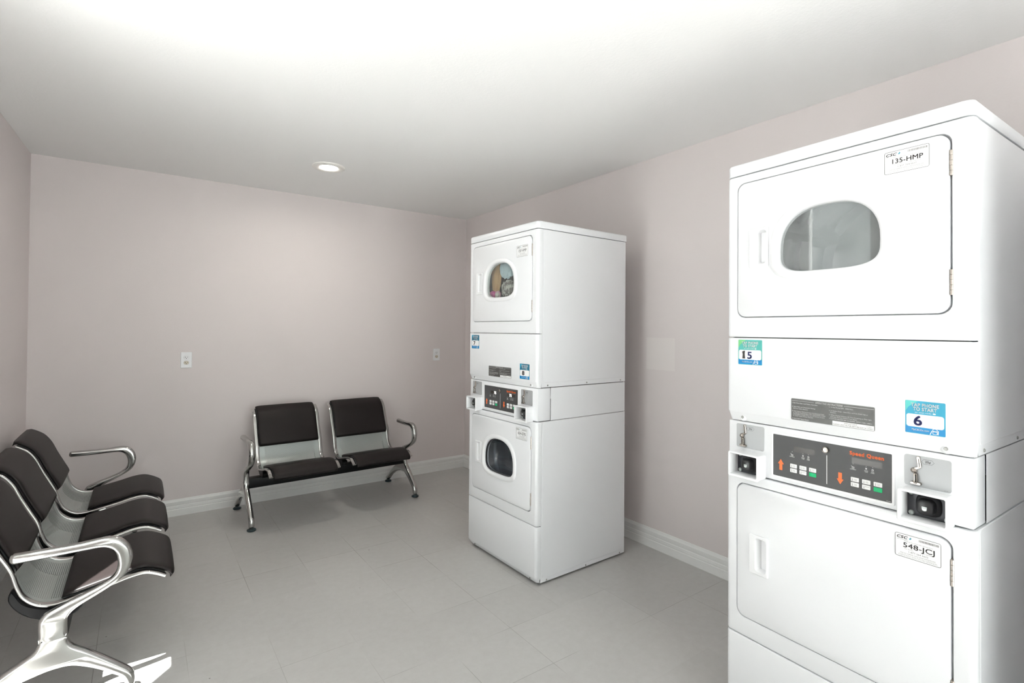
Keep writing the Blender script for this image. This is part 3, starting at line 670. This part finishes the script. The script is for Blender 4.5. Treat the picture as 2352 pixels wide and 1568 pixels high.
def make_machine(loc, rz, label, cfg):
    t = empty('stacked_laundry_machine', loc, rz, label, 'laundry machine', 'stacked coin laundry machines')
    # cabinet shells
    def shell(name, z0, z1, x0=.0035, y0=.0338, top=True):
        g = G(); x1 = MW - x0; yb = MD
        P = [(x0, y0), (x0, yb - .004), (x0 + .004, yb), (x1 - .004, yb), (x1, yb - .004), (x1, y0)]
        g.loft([[(x, y, z0) for x, y in P], [(x, y, z1) for x, y in P]], False)
        Q = [(x0 + .006, y0 + .012), (x1 - .006, y0 + .012)]
        if top: g.add([(x, y, z1) for x, y in P], [tuple(range(6))]); g.add([(x, y, z0) for x, y in P], [tuple(range(6))])
        return g.build(name, M['enamel'], t, 30)
    up = shell('upper_cabinet', 1.0575, 1.9135); shell('housing_box', .8755, 1.053, .0050, .1018); lo = shell('lower_cabinet', .012, .8725)
    # raised side skins with the rolled bottom flange left showing
    for par, z0, z1, sz in ((up, 1.083, 1.912, 1.0675), (lo, .036, .871, .0195)):
        for xs, sgn in ((.0035, -1), (MW - .0035, 1)):
            g = G(); P = rrect(.042, MD - .022, z0, z1, .012, 4)
            f = lambda pts, q: [(xs + sgn * q, y, z) for y, z in pts]
            g.loft([f(P, 0), f(shrink(P, .0016), .0016)]); g.fill([f(shrink(P, .0016), .0016)]); g.build('side_skin', M['enamel'], par, 30)
            for ys in (.078, .375, .662):
                g = G(); g.lathe([(.0045, 0), (.0045, .0012 * sgn), (.003, .0028 * sgn), (.0003, .003 * sgn)], (xs, ys, sz), 'x', 12); g.build('screw', M['screw'], par)
    # dark liners so that the seams read as gaps
    for q in ((.012, MW - .012, .03, MD - .01, 1.050, 1.057), (.012, MW - .012, .03, MD - .01, .8703, .8773), (.012, MW - .012, .02, MD - .01, 1.9125, 1.916), (.014, MW - .014, .024, .030, .315, .345), (.014, MW - .014, .024, .030, 1.336, 1.362)):
        g = G(); g.box(*q); g.build('seam_liner', M['gap'], t)
    # top cap
    g = G(); r = .018; L = []
    for z, i in ((1.9165, .001), (1.918, 0.), (1.950, 0.), (1.9548, .0025), (1.957, .0075)):
        P = plan(i, i, r, MD - i); L.append([(x, y, z) for x, y in P])
    g.loft(L, True, True, True); g.build('top_cap', M['enamel'], t, 40)
    # fronts
    dz1 = (1.414, 1.8875); hole = rrect(.0385, .640, dz1[0], dz1[1], .03, 8)
    g = G(); wrap_panel(g, [(1.3485, .003, .004), (1.3515, .0005, .001), (1.355, 0, 0), (1.908, 0, 0), (1.911, .0005, .001), (1.9135, .003, .004)], .016, hole, 2); g.build('upper_front_panel', M['enamel'], t, 30)
    g = G(); wrap_panel(g, [(1.0555, .0045, .0145), (1.0580, .004, .0135), (1.0835, .0015, .0025), (1.088, 0, 0), (1.340, 0, 0), (1.3435, .0005, .001), (1.3455, .003, .004)], .016); ap = g.build('access_panel', M['enamel'], t, 30)
    for x in (.057, .623):
        g = G(); g.lathe([(.014, .0105), (.0115, .0085), (.0085, .0066), (.0004, .0066)], (x, 0, 1.069), 'y', 20); g.build('screw_boss', M['enamel'], ap, 60); screw(ap, x, .0066, 1.0688, .0048)
    # coin meter housing
    g = G(); g.box(.003, MW - .0065, .012, .1015, .8765, 1.0525, .0025); g.build('control_housing', M['enamel'], t)
    n0 = len(t.children); old = set(t.children)
    control_panel(t, cfg['lit']); coin_slide(t, 0); coin_slide(t, -.4995 + 0.0)
    coin_box(t, .0365); coin_box(t, .5365)
    for c in t.children:
        if c not in old: c.location = (-.0038, .008, -.0025)
    # lower fronts
    dz2 = (.381, .8445); hole = rrect(.0385, .640, dz2[0], dz2[1], .03, 8)
    g = G(); wrap_panel(g, [(.3175, .003, .004), (.3205, .0005, .001), (.324, 0, 0), (.866, 0, 0), (.869, .0005, .001), (.8725, .003, .004)], .016, hole, 2); g.build('lower_front_panel', M['enamel'], t, 30)
    g = G(); wrap_panel(g, [(.0125, .010, .020), (.017, .008, .016), (.040, .001, .002), (.045, 0, 0), (.309, 0, 0), (.3125, .0005, .001), (.3145, .003, .004)], .016); bp_ = g.build('base_panel', M['enamel'], t, 30)
    for x in (.075, .625): screw(bp_, x, .0085, .028, .0052)
    g = G()
    for x in (.06, MW - .06):
        for y in (.07, MD - .07): g.lathe([(.024, 0), (.024, .006), (.012, .008), (.012, .014)], (x, y, 0), 'z', 16)
    g.box(.02, MW - .02, .04, MD - .01, .006, .013); g.build('levelling_base', M['gasket'], t)
    # doors
    make_door(t, 'upper_door', .0385, .640, dz1[0], dz1[1], (.0845, .1555, 1.585, 1.7195), (.334, 1.630), cfg['uglass'], cfg['ulabel'], False, ((1.772, 1.838), (1.465, 1.531)))
    make_door(t, 'lower_door', .0385, .640, dz2[0], dz2[1], (.0865, .1565, .5485, .680), (.338, .594) if cfg['lwin'] else None, M['darkglass'], 'dark glass bowl', True, ((.7245, .7915), (.42, .487)))
    drum(t, 1.63, M['drum'], 'upper_drum', True)
    if cfg['lwin']: drum(t, .60, M['drumdark'], 'lower_drum', True, .24)
    for q in cfg['labels']: asset_label(t, *q)
    for q in cfg['stickers']: pay_sticker(t, *q)
    instruction_plate(t, *cfg['ins'])
    return t

def place(fx, ny, th): return (fx - math.sin(th) * MW, ny + math.cos(th) * MW, 0), th - PI / 2
loc, rz = place(-.92743, -2.31865, .0158)
far = make_machine(loc, rz, 'far white stacked coin laundry machine, clothes behind its upper round window, dark lower window', dict(
    lit=True, uglass=M['clearglass'], ulabel=None, lwin=True, labels=((.500, .603, 1.775, 1.838, '157-HMP'), (.507, .606, .7615, .8245, '624-GYS')),
    stickers=((.031, .119, 1.248, 1.335, '7', 'dark'), (.532, .621, 1.0955, 1.182, '8', 'dark')), ins=(.2255, .4525, 1.0895, 1.151)))
FARM = Matrix.Translation(loc) @ Matrix.Rotation(rz, 4, 'Z')
loc, rz = place(-.96527, -4.10463, -.03723)
make_machine(loc, rz, 'near white stacked coin laundry machine with empty upper drum and windowless lower door', dict(
    lit=False, uglass=M['hazeglass'], ulabel='hazy window pane', lwin=False, labels=((.490, .5925, 1.807, 1.8685, '135-HMP'), (.5145, .6155, .7615, .8235, '548-JCJ')),
    stickers=((.044, .1335, 1.252, 1.340, '15', 'green'), (.536, .6255, 1.0978, 1.187, '6', 'new')), ins=(.2295, .465, 1.0875, 1.1555)))

loc, rz = place(-.985, -5.03, -.01)  # unseen machine, added to shade the side of the near one
make_machine(loc, rz, 'third white stacked coin laundry machine, added out of view to shade the near one', dict(
    lit=False, uglass=M['hazeglass'], ulabel='hazy window pane', lwin=False, labels=(), stickers=(), ins=(.2295, .465, 1.0875, 1.1555)))

# garments tumbling in the far machine's upper drum
def garment(c, size, seed, mat, label, amp=.22, freq=5., cat='garment'):
    from mathutils import noise
    bm = bmesh.new(); bmesh.ops.create_icosphere(bm, subdivisions=5, radius=1); off = Vector((seed * 7.3, seed * 3.1, seed))
    for v in bm.verts:
        p = v.co.copy(); q = Vector((p.x * freq, p.y * freq, p.z * freq * .35)) * .5 + off
        k = 1 + amp * (2 * abs(noise.noise(q)) - .5) + amp * .5 * noise.noise(q * 2.3)
        k = min(k, 1.12); v.co = Vector((p.x * size[0], p.y * size[1], p.z * size[2])) * k
    me = bpy.data.meshes.new('garment'); bm.to_mesh(me); bm.free(); me.materials.append(mat); me.shade_smooth()
    o = bpy.data.objects.new('garment', me); C.objects.link(o); o.matrix_world = FARM @ Matrix.Translation(c)
    tag(o, label, cat, 'laundry in the far upper drum')
def gz(wg, zg, d):     # point at depth d seen through the pane at (wg, zg)
    return (wg - 1.42 * d * .95, d, zg + (zg - 1.366) * d / 1.75)
for wg, zg, d, size, seed, mat, lab in (
    (.292, 1.685, .066, (.043, .016, .110), 1, 'tan', 'tan crumpled garment hanging in the middle of the far dryer window'),
    (.405, 1.722, .070, (.066, .018, .060), 2, 'sky', 'light blue garment at the upper right of the far dryer window'),
    (.415, 1.604, .078, (.062, .018, .052), 3, 'camo', 'grey patterned garment at the lower right of the far dryer window'),
    (.255, 1.578, .048, (.031, .012, .022), 4, 'pink', 'bright pink garment at the bottom left of the far dryer window'),
    (.310, 1.576, .050, (.027, .012, .022), 5, 'pinkwhite', 'white and pink garment beside the bright pink one in the far dryer window'),
    (.345, 1.635, .125, (.050, .018, .060), 6, 'brown', 'dark brown garment between the tan and the patterned ones in the far dryer window'),
    (.238, 1.612, .100, (.032, .014, .024), 7, 'brown', 'dark garment lying behind the bright pink one in the far dryer window')):
    garment(gz(wg, zg, d), size, seed, M[mat], lab)

# ------------------------------------------------------------------ benches (local: x along the bench, front towards -y, front tip at y = 0)
RIM = [(.616, .745), (.594, .7335), (.566, .712), (.539, .672), (.512, .609), (.481, .544), (.459, .496), (.443, .438), (.425, .397), (.39, .364), (.347, .351), (.295, .357), (.19, .378), (.125, .3935), (.075, .397), (.038, .384), (.006, .3655)]
RIMS = catmull(RIM, 6)
def offs(path, d):
    out = []
    for i, p in enumerate(path):
        a, b = Vector(path[max(i - 1, 0)]), Vector(path[min(i + 1, len(path) - 1)]); t = (b - a).normalized()
        # travelling from the back's top to the seat's front; the sitter's side
        out.append((p[0] + t.y * d, p[1] - t.x * d))
    return out
def arclen(path):
    s = [0.]
    for i in range(1, len(path)): s.append(s[-1] + (Vector(path[i]) - Vector(path[i - 1])).length)
    return s
SW = .482
def make_seat(root, cx):
    hw = SW / 2; g = G(); S = arclen(RIMS); nx = 5; vs = []; uv = []; fs = []
    for i, (y, z) in enumerate(RIMS):
        for k in range(nx):
            x = -hw + .012 + (SW - .024) * k / (nx - 1); vs.append((cx + x, y, z)); uv.append((1 + x, S[i]))
    for i in range(len(RIMS) - 1):
        for k in range(nx - 1): a = i * nx + k; fs.append((a, a + 1, a + nx + 1, a + nx))
    g.add(vs, fs); g.uv = uv; sh = g.build('seat_shell', M['perf'], root, 60)
    sh['label'] = 'perforated silver steel seat shell'
    for sg in (-1, 1):
        g = G(); path = [(cx + sg * (hw - .0142), y, z) for y, z in RIMS]
        # front end turned down and capped
        g.sweep(path, lambda i: ell(.0142, .0062, 14, 3.4), (1, 0, 0)); g.build('side_rim', M['chrome'], sh, 50)
    def pad(name, i0, i1, over0, over1):
        P = [RIMS[i] for i in range(i0, i1 + 1)]; P = over0 + P + over1; n = len(P)
        base = offs(P, .004); S2 = arclen(P); T = S2[-1]; g = G(); loops = []
        for i in range(n):
            e = min(S2[i], T - S2[i]); q = min(1., e / .014); th = .004 + .018 * math.sqrt(max(0., 1 - (1 - q) ** 2)); w = .2145 - .005 * (1 - q)
            a, b = Vector(P[max(i - 1, 0)]), Vector(P[min(i + 1, n - 1)]); t_ = (b - a).normalized(); nn = Vector((t_.y, -t_.x)); L = []
            for k in range(24):
                an = 2 * PI * k / 24; c, s = math.cos(an), math.sin(an)
                x = w * math.copysign(abs(c) ** (2 / 12), c); h = th / 2 + th / 2 * math.copysign(abs(s) ** (2 / 2.6), s)
                h *= 1 + .08 * (1 - (x / w) ** 2)
                p = Vector(base[i]) + nn * h; L.append((cx + x, p.x, p.y))
            loops.append(L)
        g.loft(loops, True, True, True); g.build(name, M['vinyl'], sh, 60)
    top = [(.600, .722), (.617, .7325), (.626, .7395)]
    # back pad: from over the top edge down to z ~ .48 ; seat pad: from y ~ .315 to over the front edge
    i1 = max(i for i, p in enumerate(RIMS) if p[1] > .484 and p[0] > .4); i2 = max(i for i, p in enumerate(RIMS) if p[0] > .318)
    pad('back_cushion', 0, i1, [(.628, .742), (.622, .7455)], [])
    pad('seat_cushion', i2, len(RIMS) - 1, [], [(-.001, .3585), (-.005, .352), (-.0065, .345)])
    return sh

LEG = [(.2985, .283), (.3735, .283), (.3757, .268), (.379, .253), (.389, .237), (.415, .221), (.47, .190), (.54, .140), (.60, .088), (.640, .058), (.657, .046), (.661, .034), (.654, .022), (.640, .018), (.626, .022), (.600, .044), (.545, .088), (.47, .128), (.406, .148), (.354, .160), (.314, .162), (.286, .158), (.258, .146), (.215, .121), (.17, .087), (.142, .063), (.134, .042), (.128, .022), (.116, .017), (.104, .020), (.099, .035), (.101, .060), (.110, .083), (.131, .105), (.171, .142), (.23, .194), (.277, .230), (.291, .251), (.296, .268)]
ARMO = [(.2965, .260), (.298, .321), (.294, .338), (.283, .352), (.261, .367), (.218, .388), (.175, .411), (.142, .434), (.124, .458), (.115, .484), (.113, .514), (.123, .549), (.146, .578), (.174, .591), (.207, .593), (.264, .589), (.36, .589), (.43, .591), (.443, .590), (.450, .582), (.4505, .566), (.443, .557), (.43, .556), (.36, .5565), (.292, .557), (.221, .558), (.194, .554), (.176, .542), (.164, .522), (.158, .495), (.159, .472), (.169, .450), (.19, .433), (.219, .418), (.262, .401), (.303, .387), (.338, .373), (.362, .361), (.371, .348), (.3755, .332), (.3755, .260)]
CAST = ((-.0185, .0125), (-.0172, .0085), (-.0145, .0048), (-.010, .0018), (-.005, .0003), (0., 0.), (.005, .0003), (.010, .0018), (.0145, .0048), (.0172, .0085), (.0185, .0125))
def ccw(O): return O if sum(O[i][0] * O[(i + 1) % len(O)][1] - O[(i + 1) % len(O)][0] * O[i][1] for i in range(len(O))) > 0 else O[::-1]
def make_side(root, x):
    g = G(); O = ccw(LEG[:1] + catmull(LEG[1:], 3))
    g.loft([[(x + a, y, z) for y, z in shrink(O, d)] for a, d in CAST], True, True, True); lg = g.build('leg_frame', M['chrome'], root, 70)
    for y in (.114, .641):
        g = G(); g.lathe([(.0005, .0005), (.027, .0005), (.029, .004), (.028, .0095), (.021, .0145), (.010, .017), (.0005, .0175)], (x, y, 0), 'z', 28); f = g.build('foot_glide', M['glide'], lg, 40); f['label'] = 'dark teal round foot glide'
        g = G(); g.lathe([(.0085, .015), (.0085, .040)], (x, y, 0), 'z', 14); g.build('foot_stem', M['chrome'], lg)
    g = G(); O = ccw(catmull(ARMO, 3)[:])
    g.loft([[(x + a, y, z) for y, z in shrink(O, d)] for a, d in CAST], True, True, True); g.build('armrest', M['chrome'], root, 70)
def make_bench(loc, rz, n, label):
    t = empty('waiting_bench', loc, rz, label, 'bench', 'waiting room benches')
    pitch = .5685; half = pitch * (n - 1) / 2
    for k in range(n):
        sh = make_seat(t, -half + k * pitch)
        for sg in (-1, 1):
            cx = -half + k * pitch + sg * .205; g = G(); O = catmull([(.458, .425), (.430, .377), (.392, .350), (.347, .337), (.285, .343), (.262, .325), (.285, .298), (.345, .292), (.405, .315), (.446, .352), (.468, .395)], 4, True)
            A = sum(O[i][0] * O[(i + 1) % len(O)][1] - O[(i + 1) % len(O)][0] * O[i][1] for i in range(len(O)))
            if A < 0: O = O[::-1]
            g.loft([[(cx + a, y, z) for y, z in shrink(O, d)] for a, d in ((-.020, .004), (-.016, 0), (.016, 0), (.020, .004))], True, True, True); g.build('seat_bracket', M['blackpaint'], t, 40)
    ex = half + SW / 2 + .082
    g = G(); g.box(-ex + .012, ex - .012, .302, .372, .232, .301, .004); g.build('beam', M['blackpaint'], t)
    for sg in (-1, 1): make_side(t, sg * ex)
    return t
make_bench((-1.412, -.716, 0), math.radians(1.6), 2, 'two-seat chrome bench with black padded seats against the back wall')
make_bench((-2.545, -1.157, 0), PI / 2, 3, 'three-seat chrome bench with dark brown padded seats along the left wall')

# ------------------------------------------------------------------ light
sun = bpy.data.lights.new('sun', 'SUN'); sun.energy = 77.; sun.angle = math.radians(.53); sun.color = (1, .985, 1.02)
so = bpy.data.objects.new('sun', sun); C.objects.link(so); d = Vector((.335, .37, -1)); so.rotation_euler = d.to_track_quat('-Z', 'Y').to_euler(); so.location = (-8, -8, 8)
w = bpy.data.worlds.new('sky'); bpy.context.scene.world = w; w.use_nodes = True
nt = w.node_tree; bg = nt.nodes['Background']; bg.inputs[0].default_value = (.92, .965, 1, 1); bg.inputs[1].default_value = 3.3
# ------------------------------------------------------------------ camera
cam = bpy.data.cameras.new('camera'); co = bpy.data.objects.new('camera', cam); C.objects.link(co)
cam.sensor_fit = 'HORIZONTAL'; cam.sensor_width = 36; cam.lens = 36 * 1181.4255 / 2352; cam.shift_y = -(784 - 743.8587) / 2352; cam.clip_start = .05
F = Vector((.5849663660793084, .8109699035763721, .011923340525971427)); R = Vector((.810948830060091, -.585065446894169, .007772893585789997)); U = Vector((-.013279517315008555, -.005122337735199947, .999898702907453))
mw = Matrix.Identity(4)
for i in range(3): mw[i][0] = R[i]; mw[i][1] = U[i]; mw[i][2] = -F[i]
mw.translation = Vector((-2.6446222, -4.4673475, 1.3661001)); co.matrix_world = mw
sc = bpy.context.scene; sc.camera = co
sc.view_settings.view_transform = 'Standard'; sc.view_settings.look = 'None'; sc.view_settings.gamma = 1; sc.view_settings.use_curve_mapping = False
sc.view_settings.exposure = .14
sc.cycles.use_denoising = True; sc.cycles.use_adaptive_sampling = True; sc.cycles.adaptive_threshold = .03; sc.cycles.max_bounces = 9; sc.cycles.diffuse_bounces = 5; sc.cycles.glossy_bounces = 5; sc.cycles.transparent_max_bounces = 12
sc.cycles.caustics_reflective = False; sc.cycles.caustics_refractive = False; sc.cycles.sample_clamp_indirect = 12.
